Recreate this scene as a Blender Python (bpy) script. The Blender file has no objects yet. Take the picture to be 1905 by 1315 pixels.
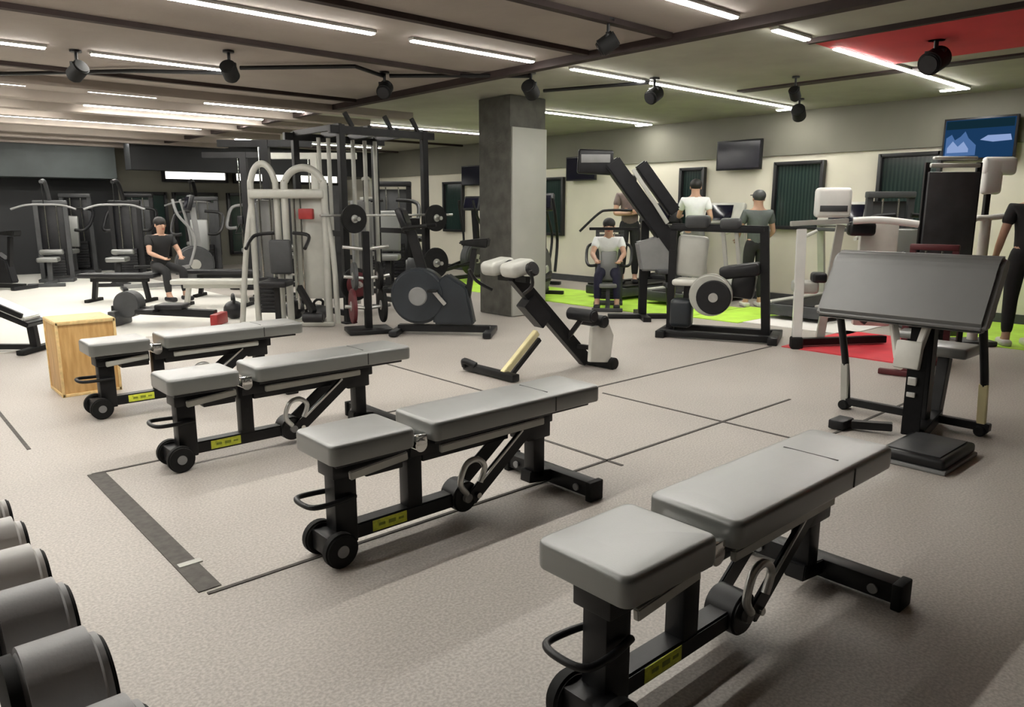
import bpy, bmesh, math, random
from mathutils import Vector, Matrix
random.seed(7)
R = math.radians
col = bpy.context.scene.collection
PI = math.pi

# ------------------------------------------------------------------ materials
def new_mat(name):
    m = bpy.data.materials.new(name); m.use_nodes = True
    nt = m.node_tree; nt.nodes.clear()
    out = nt.nodes.new('ShaderNodeOutputMaterial')
    b = nt.nodes.new('ShaderNodeBsdfPrincipled')
    nt.links.new(b.outputs[0], out.inputs[0])
    return m, nt, b

def mat(name, c, rough=.5, metal=0.0, var=.12, scale=8.0, bump=0.0, bscale=60.0, spec=.5, coat=0.0):
    m, nt, b = new_mat(name)
    tc = nt.nodes.new('ShaderNodeTexCoord')
    n = nt.nodes.new('ShaderNodeTexNoise'); n.inputs['Scale'].default_value = scale; n.inputs['Detail'].default_value = 4
    nt.links.new(tc.outputs['Object'], n.inputs['Vector'])
    r = nt.nodes.new('ShaderNodeValToRGB')
    r.color_ramp.elements[0].position = .3; r.color_ramp.elements[1].position = .7
    r.color_ramp.elements[0].color = tuple(x * (1 - var) for x in c) + (1,)
    r.color_ramp.elements[1].color = tuple(min(1, x * (1 + var)) for x in c) + (1,)
    nt.links.new(n.outputs['Fac'], r.inputs['Fac'])
    nt.links.new(r.outputs['Color'], b.inputs['Base Color'])
    b.inputs['Roughness'].default_value = rough; b.inputs['Metallic'].default_value = metal
    b.inputs['Specular IOR Level'].default_value = spec
    b.inputs['Coat Weight'].default_value = coat; b.inputs['Coat Roughness'].default_value = .36; b.inputs['Coat IOR'].default_value = 1.85
    if bump:
        n2 = nt.nodes.new('ShaderNodeTexNoise'); n2.inputs['Scale'].default_value = bscale
        nt.links.new(tc.outputs['Object'], n2.inputs['Vector'])
        bp = nt.nodes.new('ShaderNodeBump'); bp.inputs['Strength'].default_value = bump; bp.inputs['Distance'].default_value = .01
        nt.links.new(n2.outputs['Fac'], bp.inputs['Height']); nt.links.new(bp.outputs[0], b.inputs['Normal'])
    return m

def emit(name, c, s):
    m = bpy.data.materials.new(name); m.use_nodes = True
    nt = m.node_tree; nt.nodes.clear()
    out = nt.nodes.new('ShaderNodeOutputMaterial'); e = nt.nodes.new('ShaderNodeEmission')
    e.inputs[0].default_value = (*c, 1); e.inputs[1].default_value = s
    nt.links.new(e.outputs[0], out.inputs[0]); return m

def floor_mat(name, c, dark, light, rough, fleck=.5):
    m, nt, b = new_mat(name)
    g = nt.nodes.new('ShaderNodeNewGeometry')
    big = nt.nodes.new('ShaderNodeTexNoise'); big.inputs['Scale'].default_value = .9; big.inputs['Detail'].default_value = 5
    v = nt.nodes.new('ShaderNodeTexNoise'); v.inputs['Scale'].default_value = 95; v.inputs['Detail'].default_value = 3
    nt.links.new(g.outputs['Position'], big.inputs['Vector']); nt.links.new(g.outputs['Position'], v.inputs['Vector'])
    r1 = nt.nodes.new('ShaderNodeValToRGB')
    r1.color_ramp.elements[0].position = .3; r1.color_ramp.elements[0].color = tuple(x * .86 for x in c) + (1,)
    r1.color_ramp.elements[1].position = .7; r1.color_ramp.elements[1].color = tuple(x * 1.1 for x in c) + (1,)
    nt.links.new(big.outputs['Fac'], r1.inputs['Fac'])
    r2 = nt.nodes.new('ShaderNodeValToRGB'); cr = r2.color_ramp
    cr.elements[0].position = .36; cr.elements[0].color = (*dark, 1)
    cr.elements[1].position = .64; cr.elements[1].color = (*light, 1)
    e = cr.elements.new(.5); e.color = (*c, 1)
    nt.links.new(v.outputs['Fac'], r2.inputs['Fac'])
    mx = nt.nodes.new('ShaderNodeMix'); mx.data_type = 'RGBA'; mx.inputs['Factor'].default_value = fleck
    nt.links.new(r1.outputs['Color'], mx.inputs[6]); nt.links.new(r2.outputs['Color'], mx.inputs[7])
    nt.links.new(mx.outputs[2], b.inputs['Base Color'])
    b.inputs['Roughness'].default_value = rough
    bp = nt.nodes.new('ShaderNodeBump'); bp.inputs['Strength'].default_value = .25; bp.inputs['Distance'].default_value = .003
    nt.links.new(v.outputs['Fac'], bp.inputs['Height']); nt.links.new(bp.outputs[0], b.inputs['Normal'])
    return m

def wood_mat():
    m, nt, b = new_mat('birch_plywood')
    tc = nt.nodes.new('ShaderNodeTexCoord')
    mp = nt.nodes.new('ShaderNodeMapping'); mp.inputs['Scale'].default_value = (9, 9, 1.5)
    nt.links.new(tc.outputs['Object'], mp.inputs[0])
    n = nt.nodes.new('ShaderNodeTexNoise'); n.inputs['Scale'].default_value = 3; n.inputs['Detail'].default_value = 6
    nt.links.new(mp.outputs[0], n.inputs['Vector'])
    r = nt.nodes.new('ShaderNodeValToRGB')
    r.color_ramp.elements[0].position = .3; r.color_ramp.elements[0].color = (.50, .28, .09, 1)
    r.color_ramp.elements[1].position = .7; r.color_ramp.elements[1].color = (.72, .46, .19, 1)
    nt.links.new(n.outputs['Fac'], r.inputs['Fac']); nt.links.new(r.outputs[0], b.inputs['Base Color'])
    b.inputs['Roughness'].default_value = .45
    return m

M = dict(
    pad=mat('grey_vinyl', (.125, .13, .123), .45, 0, .06, 5, .06, 240, .6, 1.0),
    padp=mat('charcoal_vinyl', (.14, .14, .137), .45, 0, .05, 5, .05, 240, .5, .3),
    padseam=mat('dark_seam', (.03, .03, .03), .6),
    black=mat('black_powder_coat', (.008, .008, .009), .42, 0, .3, 12, .05, 300, .35),
    blackp=mat('black_plastic', (.010, .010, .012), .42, 0, .3, 10, 0, 60, .4),
    rubber=mat('black_rubber', (.008, .008, .008), .7, 0, .3, 20, 0, 60, .3),
    dark=mat('charcoal_plastic', (.05, .052, .055), .5, 0, .2, 6),
    darkblue=mat('dark_slate_shell', (.022, .027, .033), .35, 0, .2, 4),
    steel=mat('brushed_steel', (.62, .62, .60), .32, .85, .1, 18),
    chrome=mat('chrome', (.80, .80, .78), .12, 1.0, .05, 10),
    silver=mat('silver_paint', (.48, .48, .44), .4, .15, .08, 6),
    white=mat('white_gloss', (.78, .78, .75), .3, 0, .05, 6),
    offwhite=mat('off_white_plastic', (.62, .61, .56), .4, 0, .08, 6),
    grey=mat('mid_grey_plastic', (.22, .22, .22), .5, 0, .12, 5),
    lime=mat('lime_sticker', (.80, .88, .08), .5, 0, .15, 60),
    olive=mat('olive_print', (.30, .36, .03), .5, 0, .15, 60),
    maroon=mat('maroon_rubber', (.09, .008, .012), .5),
    red=mat('red_plastic', (.30, .02, .02), .45, 0, .15, 8),
    cream=mat('cream_paint', (.80, .72, .42), .4, 0, .1, 8),
    wood=wood_mat(),
    woodend=mat('plywood_edge', (.78, .56, .26), .5, 0, .15, 30),
    dumb=mat('grey_urethane', (.36, .36, .365), .45, 0, .08, 6, .05, 200),
    dumbl=mat('light_grey_urethane', (.68, .66, .64), .4, 0, .06, 6),
    skin=mat('skin', (.50, .30, .21), .5, 0, .08, 8),
    hair=mat('dark_hair', (.012, .010, .010), .6, 0, .3, 40),
    tee=mat('white_tshirt', (.80, .82, .82), .8, 0, .05, 10, .2, 40),
    greytee=mat('grey_tshirt', (.10, .115, .11), .8, 0, .1, 10, .2, 40),
    browntee=mat('brown_grey_top', (.16, .12, .11), .8, 0, .15, 10, .2, 40),
    navy=mat('navy_cloth', (.012, .012, .035), .8, 0, .2, 10, .2, 40),
    trousers=mat('black_trousers', (.012, .012, .013), .8, 0, .2, 10, .2, 40),
    shorts=mat('grey_trousers', (.20, .20, .20), .8, 0, .2, 10, .2, 40),
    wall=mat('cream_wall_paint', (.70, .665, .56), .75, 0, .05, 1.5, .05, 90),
    bulk=mat('taupe_wall', (.185, .178, .145), .8, 0, .06, 1.5, .05, 90),
    darkwall=mat('black_wall_paint', (.012, .013, .015), .6, 0, .2, 2),
    bluegrey=mat('slate_bulkhead_paint', (.045, .055, .055), .6, 0, .2, 2),
    concrete=mat('dark_concrete', (.105, .102, .090), .8, 0, .25, 7, .3, 30),
    panelgrey=mat('light_column_panel', (.40, .40, .36), .5, .0, .05, 3),
    ceil_brown=mat('taupe_ceiling_paint', (.31, .268, .238), .85, 0, .12, 1.2, .15, 20),
    ceil_olive=mat('olive_ceiling_paint', (.34, .335, .27), .85, 0, .12, 1.6, .15, 20),
    ceil_red=mat('red_ceiling_paint', (.62, .04, .05), .8, 0, .08, 2),
    joint=mat('dark_brown_joint', (.035, .022, .02), .8, 0, .2, 6),
    frame=mat('black_window_frame', (.01, .01, .012), .4),
    rub_seam=mat('floor_joint', (.10, .092, .085), .9, 0, .2, 30),
    limefloor=mat('lime_floor_vinyl', (.52, .85, .08), .55, 0, .12, 4),
    whitefloor=mat('white_floor_vinyl', (.85, .83, .80), .5, 0, .04, 2),
    redfloor=mat('red_floor_vinyl', (.72, .05, .07), .55, 0, .1, 5),
    palefloor=mat('pale_polished_floor', (.86, .84, .78), .30, 0, .06, .8),
    light=emit('led_diffuser', (1.0, .97, .90), 78),
    lightdim=emit('led_window_glow', (1.0, .98, .90), 2.2),
    screen_dark=mat('switched_off_screen', (.006, .006, .015), .15),
)
M['floor'] = floor_mat('speckled_rubber_floor', (.42, .385, .35), (.26, .235, .215), (.60, .565, .52), .5, .42)

def glass_mat():
    m, nt, b = new_mat('dark_teal_glass')
    b.inputs['Base Color'].default_value = (.02, .05, .045, 1); b.inputs['Roughness'].default_value = .12
    tc = nt.nodes.new('ShaderNodeTexCoord'); w = nt.nodes.new('ShaderNodeTexWave')
    w.bands_direction = 'Y'; w.inputs['Scale'].default_value = 6; w.inputs['Distortion'].default_value = 1
    nt.links.new(tc.outputs['Object'], w.inputs[0])
    r = nt.nodes.new('ShaderNodeValToRGB')
    r.color_ramp.elements[0].color = (.014, .026, .026, 1); r.color_ramp.elements[1].color = (.030, .050, .043, 1)
    nt.links.new(w.outputs[0], r.inputs[0]); nt.links.new(r.outputs[0], b.inputs['Base Color'])
    return m
M['tealglass'] = glass_mat()

M['screen_blue'] = emit('screen_navy', (.010, .040, .105), 1.0)
M['picture_pale'] = emit('screen_pale_blue', (.26, .36, .62), 1.0)
M['picture_mid'] = emit('screen_mid_blue', (.07, .15, .34), 1.0)
M['picture_dark'] = emit('screen_dark_teal', (.006, .022, .035), 1.0)

# ------------------------------------------------------------------ mesh helpers
class B:
    def __init__(s): s.bm = bmesh.new()
    def _add(s, tmp, mtx=None):
        if mtx is not None: bmesh.ops.transform(tmp, matrix=mtx, verts=tmp.verts)
        me = bpy.data.meshes.new('t'); tmp.to_mesh(me); tmp.free(); s.bm.from_mesh(me); bpy.data.meshes.remove(me)
        return s
    def box(s, c, size, rot=(0, 0, 0), bev=.004, seg=2):
        t = bmesh.new(); bmesh.ops.create_cube(t, size=1)
        bmesh.ops.scale(t, vec=size, verts=t.verts)
        if bev: bmesh.ops.bevel(t, geom=t.edges[:], offset=min(bev, min(size) * .49), segments=seg, affect='EDGES', profile=.5)
        m = Matrix.Translation(c)
        for a, k in zip(rot, 'XYZ'):
            if a: m = m @ Matrix.Rotation(a, 4, k)
        return s._add(t, m)
    def bar(s, p0, p1, w, h, bev=.004):
        # rectangular bar between two points: w sideways, h in the vertical plane
        p0, p1 = Vector(p0), Vector(p1); d = p1 - p0; L = d.length
        x = d.normalized(); up = Vector((0, 0, 1))
        if abs(x.dot(up)) > .98: up = Vector((1, 0, 0))
        y = up.cross(x).normalized(); z = x.cross(y)
        t = bmesh.new(); bmesh.ops.create_cube(t, size=1); bmesh.ops.scale(t, vec=(L, w, h), verts=t.verts)
        if bev: bmesh.ops.bevel(t, geom=t.edges[:], offset=min(bev, min(w, h) * .45), segments=2, affect='EDGES')
        m = Matrix((x, y, z)).transposed().to_4x4(); m.translation = (p0 + p1) / 2
        return s._add(t, m)
    def cyl(s, p0, p1, r, r2=None, seg=20, bev=0):
        p0, p1 = Vector(p0), Vector(p1); d = p1 - p0; t = bmesh.new()
        bmesh.ops.create_cone(t, cap_ends=True, segments=seg, radius1=r, radius2=r if r2 is None else r2, depth=d.length)
        if bev:
            es = [e for e in t.edges if abs(e.verts[0].co.z - e.verts[1].co.z) < 1e-5]
            bmesh.ops.bevel(t, geom=es, offset=bev, segments=3, affect='EDGES')
        m = d.to_track_quat('Z', 'Y').to_matrix().to_4x4(); m.translation = (p0 + p1) / 2
        return s._add(t, m)
    def ball(s, c, r, sc=(1, 1, 1), seg=16):
        t = bmesh.new(); bmesh.ops.create_uvsphere(t, u_segments=seg, v_segments=seg // 2 + 2, radius=r)
        bmesh.ops.scale(t, vec=sc, verts=t.verts)
        return s._add(t, Matrix.Translation(c))
    def tube(s, pts, r, seg=10, smooth=True, closed=False):
        P = [Vector(p) for p in pts]
        if smooth and len(P) > 2:
            Q = []
            n = len(P)
            for i in range(n if closed else n - 1):
                a = P[(i - 1) % n] if (closed or i > 0) else P[0]; b = P[i]; c = P[(i + 1) % n]
                d = P[(i + 2) % n] if (closed or i + 2 < n) else P[-1]
                for k in range(5):
                    u = k / 5
                    Q.append(.5 * ((2 * b) + (c - a) * u + (2 * a - 5 * b + 4 * c - d) * u * u + (3 * b - a - 3 * c + d) * u ** 3))
            if not closed: Q.append(P[-1])
            P = Q
        n = len(P); rings = []; t = s.bm; prev = None
        for i in range(n):
            if closed: tg = P[(i + 1) % n] - P[i - 1]
            else: tg = P[min(i + 1, n - 1)] - P[max(i - 1, 0)]
            tg.normalize()
            if prev is None:
                ref = Vector((0, 0, 1)) if abs(tg.z) < .9 else Vector((1, 0, 0)); nx = ref.cross(tg).normalized()
            else:
                nx = (prev - tg * prev.dot(tg)).normalized()
            prev = nx; ny = tg.cross(nx)
            rings.append([t.verts.new(P[i] + (nx * math.cos(2 * PI * k / seg) + ny * math.sin(2 * PI * k / seg)) * r) for k in range(seg)])
        for i in range(n if closed else n - 1):
            a, b = rings[i], rings[(i + 1) % n]
            for k in range(seg):
                t.faces.new((a[k], a[(k + 1) % seg], b[(k + 1) % seg], b[k]))
        if not closed:
            t.faces.new(list(reversed(rings[0]))); t.faces.new(rings[-1])
        return s
    def prism(s, poly, axis, a, b, bev=0):
        # poly: 2D outline in the plane normal to axis, extruded from a to b
        t = bmesh.new()
        def pt(u, v, w): return {'x': (w, u, v), 'y': (u, w, v), 'z': (u, v, w)}[axis]
        va = [t.verts.new(pt(u, v, a)) for u, v in poly]; vb = [t.verts.new(pt(u, v, b)) for u, v in poly]
        t.faces.new(va); t.faces.new(list(reversed(vb))); n = len(poly)
        for i in range(n): t.faces.new((va[i], vb[i], vb[(i + 1) % n], va[(i + 1) % n]))
        bmesh.ops.recalc_face_normals(t, faces=t.faces)
        if bev: bmesh.ops.bevel(t, geom=t.edges[:], offset=bev, segments=2, affect='EDGES')
        return s._add(t)
    def build(s, name, m, parent=None, smooth=True, loc=None, rot=None):
        bm = s.bm; bmesh.ops.recalc_face_normals(bm, faces=bm.faces)
        if smooth:
            for f in bm.faces: f.smooth = True
            for e in bm.edges:
                if len(e.link_faces) == 2 and e.calc_face_angle(0) > R(38): e.smooth = False
        me = bpy.data.meshes.new(name); bm.to_mesh(me); bm.free()
        me.materials.append(M[m] if isinstance(m, str) else m)
        o = bpy.data.objects.new(name, me); col.objects.link(o)
        if parent is not None: o.parent = parent
        if loc: o.location = loc
        if rot: o.rotation_euler = rot
        return o

def tag(o, label=None, cat=None, group=None, kind=None):
    if label: o['label'] = label
    if cat: o['category'] = cat
    if group: o['group'] = group
    if kind: o['kind'] = kind
    return o
def thing(name, label, cat, loc=(0, 0, 0), rz=0, group=None):
    o = bpy.data.objects.new(name, None); col.objects.link(o)
    o.location = loc; o.rotation_euler = (0, 0, rz); o.empty_display_size = .1
    return tag(o, label, cat, group)
def copy_tree(o, parent=None):
    c = o.copy(); col.objects.link(c)
    if parent is not None: c.parent = parent
    for ch in list(o.children): copy_tree(ch, c)
    return c
def struct(name, b, m): return tag(b.build(name, m), kind='structure')

# ------------------------------------------------------------------ room shell
CZ = 2.8                      # ceiling height
XR, YB = 10.7, 19.0           # right wall, far wall
XL, YF = -7.0, -4.0
struct('floor', B().box(((XL + XR) / 2, (YF + YB) / 2, -.05), (XR - XL + .4, YB - YF + .4, .1), bev=0), 'floor')
struct('floor_pale', B().box(((XL + 4.6) / 2, (8.75 + YB) / 2, .004), (4.6 - XL, YB - 8.75, .008), bev=0), 'palefloor')
struct('floor_lime', B().box((8.75, 9.0, .005), (1.5, 6.6, .01), bev=0), 'limefloor')
struct('floor_white', B().box((8.9, 4.3, .005), (1.2, 1.3, .01), bev=0), 'whitefloor')
struct('floor_lime_centre', B().box((8.95, 5.32, .005), (1.5, .72, .01), bev=0), 'limefloor')
struct('floor_lime_right', B().box((9.7, 2.2, .005), (1.9, 1.9, .01), bev=0), 'limefloor')
struct('floor_red', B().box((7.85, 3.2, .005), (1.5, 1.15, .01), bev=0), 'redfloor')
struct('ceiling', B().box(((XL + 5.3) / 2, (YF + YB) / 2, CZ + .05), (5.3 - XL, YB - YF, .1), bev=0), 'ceil_brown')
struct('ceiling_right', B().box(((5.3 + XR) / 2, (YF + YB) / 2, CZ + .05), (XR - 5.3, YB - YF, .1), bev=0), 'ceil_olive')
struct('ceiling_red', B().box((7.1, -.3, CZ - .01), (1.55, 7.2, .02), bev=0), 'ceil_red')
# right wall with a slightly proud upper band in a darker tone
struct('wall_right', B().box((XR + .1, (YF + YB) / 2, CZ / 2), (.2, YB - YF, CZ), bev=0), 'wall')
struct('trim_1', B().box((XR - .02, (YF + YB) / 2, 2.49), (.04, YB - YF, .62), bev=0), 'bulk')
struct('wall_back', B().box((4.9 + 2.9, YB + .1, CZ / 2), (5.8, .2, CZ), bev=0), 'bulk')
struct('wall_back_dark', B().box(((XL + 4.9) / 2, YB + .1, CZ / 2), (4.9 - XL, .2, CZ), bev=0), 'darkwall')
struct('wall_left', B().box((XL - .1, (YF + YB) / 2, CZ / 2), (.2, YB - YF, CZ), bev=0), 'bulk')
struct('wall_front', B().box(((XL + XR) / 2, YF - .1, CZ / 2), (XR - XL, .2, CZ), bev=0), 'darkwall')
struct('baseboard_right', B().box((XR - .01, (YF + YB) / 2, .06), (.02, YB - YF, .12), bev=0), 'dark')
# ceiling joints (run along X), cross beams (run along Y)
n = 2
for y, x0, x1 in [(6.47, XL, 5.25), (4.87, XL, 5.25), (3.95, XL, 5.25), (2.3, XL, 5.25), (8.95, XL, 5.25), (11.4, XL, XR), (13.6, XL, XR), (16.2, XL, XR), (17.6, XL, XR)]:
    struct('trim_%d' % n, B().box(((x0 + x1) / 2, y, CZ - .02), (x1 - x0, .07, .04), bev=0), 'joint'); n += 1
for x, y0, y1, w, h, m in [(5.32, YF, YB, .10, .07, 'joint'), (8.36, YF, 5.2, .16, .02, 'joint'), (6.30, YF, 3.3, .05, .04, 'joint')]:
    struct('trim_%d' % n, B().box((x, (y0 + y1) / 2, CZ - h / 2), (w, y1 - y0, h), bev=0), m); n += 1
# corrugated ribs of the far ceiling
for y in (9.7, 10.9, 12.0, 13.0, 14.2, 15.6, 16.8, 18.2):
    struct('trim_%d' % n, B().box(((XL + 6.6) / 2, y, CZ - .05), (6.6 - XL, .22, .1), bev=0), 'ceil_brown'); n += 1
struct('trim_%d' % n, B().box((7.7, 17.3, 2.5), (6.0, .4, .60), bev=0), 'darkwall'); n += 1
struct('trim_%d' % n, B().box((-.8, 18.6, 2.42), (11.0, .8, .76), bev=0), 'bluegrey'); n += 1
# floor joints
for c, sz in [((.87, 3.5, .002), (.085, 1.66, .004)), ((3.0, 2.64, .002), (4.3, .018, .004)), ((2.1, 4.33, .002), (2.5, .018, .004)),
              ((4.25, 2.85, .002), (.018, 1.7, .004)), ((4.9, 2.02, .002), (2.6, .018, .004)), ((5.7, 3.86, .002), (2.7, .022, .004)),
              ((3.08, 2.9, .002), (.02, .75, .004)), ((3.6, 5.3, .002), (.018, 1.9, .004)), ((5.9, .6, .002), (1.8, .018, .004)), ((.68, 6.0, .002), (.02, 1.9, .004))]:
    struct('trim_%d' % n, B().box(c, sz, bev=0), 'rub_seam'); n += 1
struct('trim_%d' % n, B().box((.885, 2.93, .003), (.09, .035, .006), bev=0), 'silver'); n += 1

# column
cr = tag(B().box((6.76, 7.56, CZ / 2), (.62, .62, CZ - .01), bev=.01).build('column', 'concrete'), kind='structure')
struct('trim_%d' % n, B().box((6.765, 7.235, 1.21), (.60, .03, 2.40), bev=.004), 'panelgrey'); n += 1

# windows in the right wall
def window(k, y0, y1, z0, z1, m='tealglass'):
    w = B(); t = .05
    for yy in (y0, y1): w.box((XR - .03, yy, (z0 + z1) / 2), (.10, t, z1 - z0 + t), bev=.003)
    for zz in (z0, z1): w.box((XR - .03, (y0 + y1) / 2, zz), (.10, y1 - y0, t), bev=.003)
    o = tag(w.build('window_%d' % k, 'frame'), kind='structure')
    B().box((XR - .008, (y0 + y1) / 2, (z0 + z1) / 2), (.012, y1 - y0 - t, z1 - z0 - t), bev=0).build('pane', m, o)
window(1, 7.22, 7.66, .95, 2.04)
window(2, 5.22, 5.95, 1.12, 2.06)
window(3, 3.68, 4.42, 1.0, 2.10)
window(4, 10.43, 10.96, .9, 1.98)
window(5, 13.6, 14.3, .9, 1.98)
window(6, 1.0, 2.0, 1.0, 2.10)
# windows and clerestory in the far wall
def bwindow(k, x0, x1, z0, z1, m):
    w = B(); t = .07
    for xx in (x0, x1): w.box((xx, YB - .04, (z0 + z1) / 2), (t, .10, z1 - z0 + t), bev=.003)
    for zz in (z0, z1): w.box(((x0 + x1) / 2, YB - .04, zz), (x1 - x0, .10, t), bev=.003)
    o = tag(w.build('window_%d' % k, 'frame'), kind='structure')
    B().box(((x0 + x1) / 2, YB - .02, (z0 + z1) / 2), (x1 - x0 - t, .012, z1 - z0 - t), bev=0).build('pane', m, o)
bwindow(7, 5.9, 7.4, 2.06, 2.30, 'lightdim')
bwindow(8, 7.6, 9.0, 2.06, 2.30, 'lightdim')
bwindow(9, 9.2, 10.5, 2.06, 2.30, 'lightdim')
for k, (x0, x1) in enumerate([(5.0, 5.9), (6.1, 7.1), (7.4, 8.3)]):
    bwindow(10 + k, x0, x1, .3, 1.75, 'tealglass')

# ------------------------------------------------------------------ ceiling strip lights
def strip(x0, x1, y, label, hook=False):
    t = thing('strip_light', label, 'ceiling light', ((x0 + x1) / 2, y, CZ), 0, 'led strips in the ceiling')
    L = x1 - x0
    h = B().box((0, 0, -.012), (L + .02, .075, .024), bev=.003)
    d = B().box((0, 0, -.027), (L, .055, .014), bev=.002)
    if hook:
        h.box((L / 2 - .03, .16, -.012), (.075, .26, .024), bev=.003); d.box((L / 2 - .03, .15, -.027), (.055, .25, .014), bev=.002)
    h.build('housing', 'white', t); d.build('diffuser', 'light', t)
S = [
 (-3.0, 3.40, 5.47, 'long lit ceiling strip crossing the upper left edge of the picture', 0),
 (3.77, 5.15, 5.47, 'short lit ceiling strip left of the dark cross beam above the benches', 0),
 (5.70, 10.25, 5.47, 'long hooked ceiling strip running to the right wall beside the dark television', 1),
 (-2.0, 5.11, 3.26, 'lit ceiling strip leaving the top edge near the beam', 0),
 (5.68, 6.20, 3.26, 'very short lit ceiling strip at the tip of the red ceiling panel', 0),
 (6.72, 10.05, 3.26, 'hooked ceiling strip beneath the red panel pointing at the blue television', 1),
 (-3.0, 1.55, 7.85, 'bright ceiling strip cut off by the left edge of the picture', 0),
 (1.92, 3.12, 7.87, 'ceiling strip ending beside the second hanging spotlight from the left', 0),
 (7.0, 10.35, 8.1, 'thin hooked ceiling strip just right of the column top', 1),
 (.2, 1.8, 10.3, 'far ceiling strip above the left end of the pale floor', 0),
 (2.44, 3.21, 10.3, 'short far ceiling strip above the pale floor, left of a longer one', 0),
 (3.84, 5.25, 10.4, 'far ceiling strip above the silver arched machine', 0),
 (1.2, 2.6, 12.6, 'fourth row far ceiling strip near the left edge', 0),
 (3.9, 5.25, 12.6, 'fourth row far ceiling strip above the cable machines', 0),
 (6.0, 9.6, 11.2, 'far ceiling strip behind the black rig', 0),
 (2.0, 4.4, 14.8, 'fifth row far ceiling strip on the left', 0),
 (6.2, 9.6, 15.3, 'far ceiling strip behind the black bulkhead', 0),
 (.0, 2.0, 11.5, 'far ceiling strip over the pale floor, cut by the left edge', 0),
 (2.7, 5.2, 11.7, 'far ceiling strip over the seated person in black', 0),
 (2.0, 5.0, 13.8, 'far ceiling strip in front of the dark left wall machines', 0),
 (1.6, 4.8, 15.9, 'second farthest ceiling strip on the left', 0),
 (-2.5, -.2, 11.5, 'ceiling strip outside the left edge of the picture', 0),
 (2.6, 5.6, 17.2, 'farthest ceiling strip near the dark back wall', 0),
]
for a in S: strip(*a)
# luminaires behind and beside the camera
for (x0, x1, y) in [(-6.5, -3.4, 3.26), (-6.5, -3.4, 6.5)]:
    strip(x0, x1, y, 'ceiling strip light overhead outside the picture')

# hanging spotlights and their cable tracks
def spot(x, y, s, lab, dz=0):
    t = thing('spotlight', lab, 'spotlight', (x, y, CZ), random.uniform(0, 6), 'black spotlights hanging from the ceiling')
    B().cyl((0, 0, 0), (0, 0, -.10 - dz), .014 * s).cyl((0, 0, -.002), (0, 0, -.02), .05 * s).build('stem', 'black', t)
    B().box((0, 0, -.13 - dz), (.03 * s, .12 * s, .05 * s), bev=.004).build('yoke', 'black', t)
    h = B().cyl((.07 * s, 0, -.22 - dz), (-.07 * s, 0, -.14 - dz), .072 * s, seg=24, bev=.012).build('lamp_head', 'rubber', t)
    B().cyl((.074 * s, 0, -.2225 - dz), (.08 * s, 0, -.2255 - dz), .055 * s, seg=20).build('lens', 'blackp', h)
for (x, y, s, lab) in [(1.80, 7.9, 1, 'leftmost black spotlight, hanging alone before the brown ceiling'), (2.83, 7.0, 1, 'black spotlight at the end of the left lit strip'),
    (4.45, 6.97, 1.05, 'black spotlight left of the column where two cable tracks meet'), (5.60, 5.97, 1.1, 'black spotlight directly above the left side of the column top'),
    (6.85, 5.33, 1.1, 'black spotlight touching the long hooked strip right of the column'), (4.50, 3.95, .9, 'black spotlight on the dark cross beam, right of the short lit strip'),
    (9.5, 5.04, 1.2, 'small black spotlight nearest the wall above the dark television'), (7.05, 2.56, 1.35, 'largest black spotlight, below the red ceiling panel'),
    (7.9, 4.25, .8, 'small black spotlight on the dark beam in the olive ceiling')]:
    spot(x, y, s, lab)
for pts, lab in [([(1.2, 9.8, 2.76), (2.43, 8.42, 2.76), (3.16, 7.92, 2.76)], 'black ceiling cable track nearest the left edge'),
                 ([(3.16, 7.55, 2.76), (3.96, 6.72, 2.76), (4.45, 7.0, 2.76)], 'black ceiling cable track between the left strip and the middle spotlight'),
                 ([(4.5, 6.95, 2.76), (5.15, 6.35, 2.76), (5.62, 5.97, 2.76)], 'black ceiling cable track running to the column top'),
                 ([(6.85, 5.4, 2.76), (6.4, 6.6, 2.76)], 'short black ceiling cable track behind the hooked strip')]:
    tag(B().tube(pts, .020, 8, smooth=False).build('cable_track', 'black'), lab, 'cable track', 'black ceiling cable tracks')

# ------------------------------------------------------------------ televisions
def tv(y0, y1, z0, z1, lab, m):
    yc, zc = (y0 + y1) / 2, (z0 + z1) / 2
    t = thing('television', lab, 'television', (XR, yc, zc), 0)
    B().box((-.05, 0, 0), (.10, .2, .2), bev=.004).build('wall_bracket', 'black', t)
    B().box((-.125, 0, 0), (.05, y1 - y0, z1 - z0), bev=.006).build('casing', 'blackp', t)
    sn = B().box((-.152, 0, 0), (.006, y1 - y0 - .05, z1 - z0 - .05), bev=0).build('screen', m, t)
    if m == 'screen_blue':
        B().box((-.156, 0, .17), (.002, .74, .10), bev=0).build('picture_top', 'picture_dark', sn)
        B().prism([(.36, -.20), (.36, .02), (.30, .06), (.26, -.01), (.20, .03), (.15, .09), (.11, .01), (.02, -.08), (.02, -.20)], 'x', -.158, -.156).build('picture_skyline', 'picture_mid', sn)
        B().prism([(-.02, -.02), (-.10, .03), (-.34, .03), (-.36, -.04), (-.16, -.05)], 'x', -.158, -.156).build('picture_stripe', 'picture_pale', sn)
        B().prism([(.34, -.10), (.28, -.02), (.22, -.09), (.16, -.03), (.10, -.12), (.10, -.16), (.34, -.16)], 'x', -.160, -.158).build('picture_highlight', 'picture_pale', sn)
tv(2.83, 3.64, 1.99, 2.50, 'wall television showing a blue picture, far right', 'screen_blue')
tv(6.15, 6.93, 1.99, 2.44, 'switched off wall television between two windows', 'screen_dark')
tv(9.5, 10.25, 1.92, 2.36, 'dark wall television behind the tall leaning machine', 'screen_dark')
tv(12.8, 13.5, 1.90, 2.33, 'dark wall television just left of the column', 'screen_dark')

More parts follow.
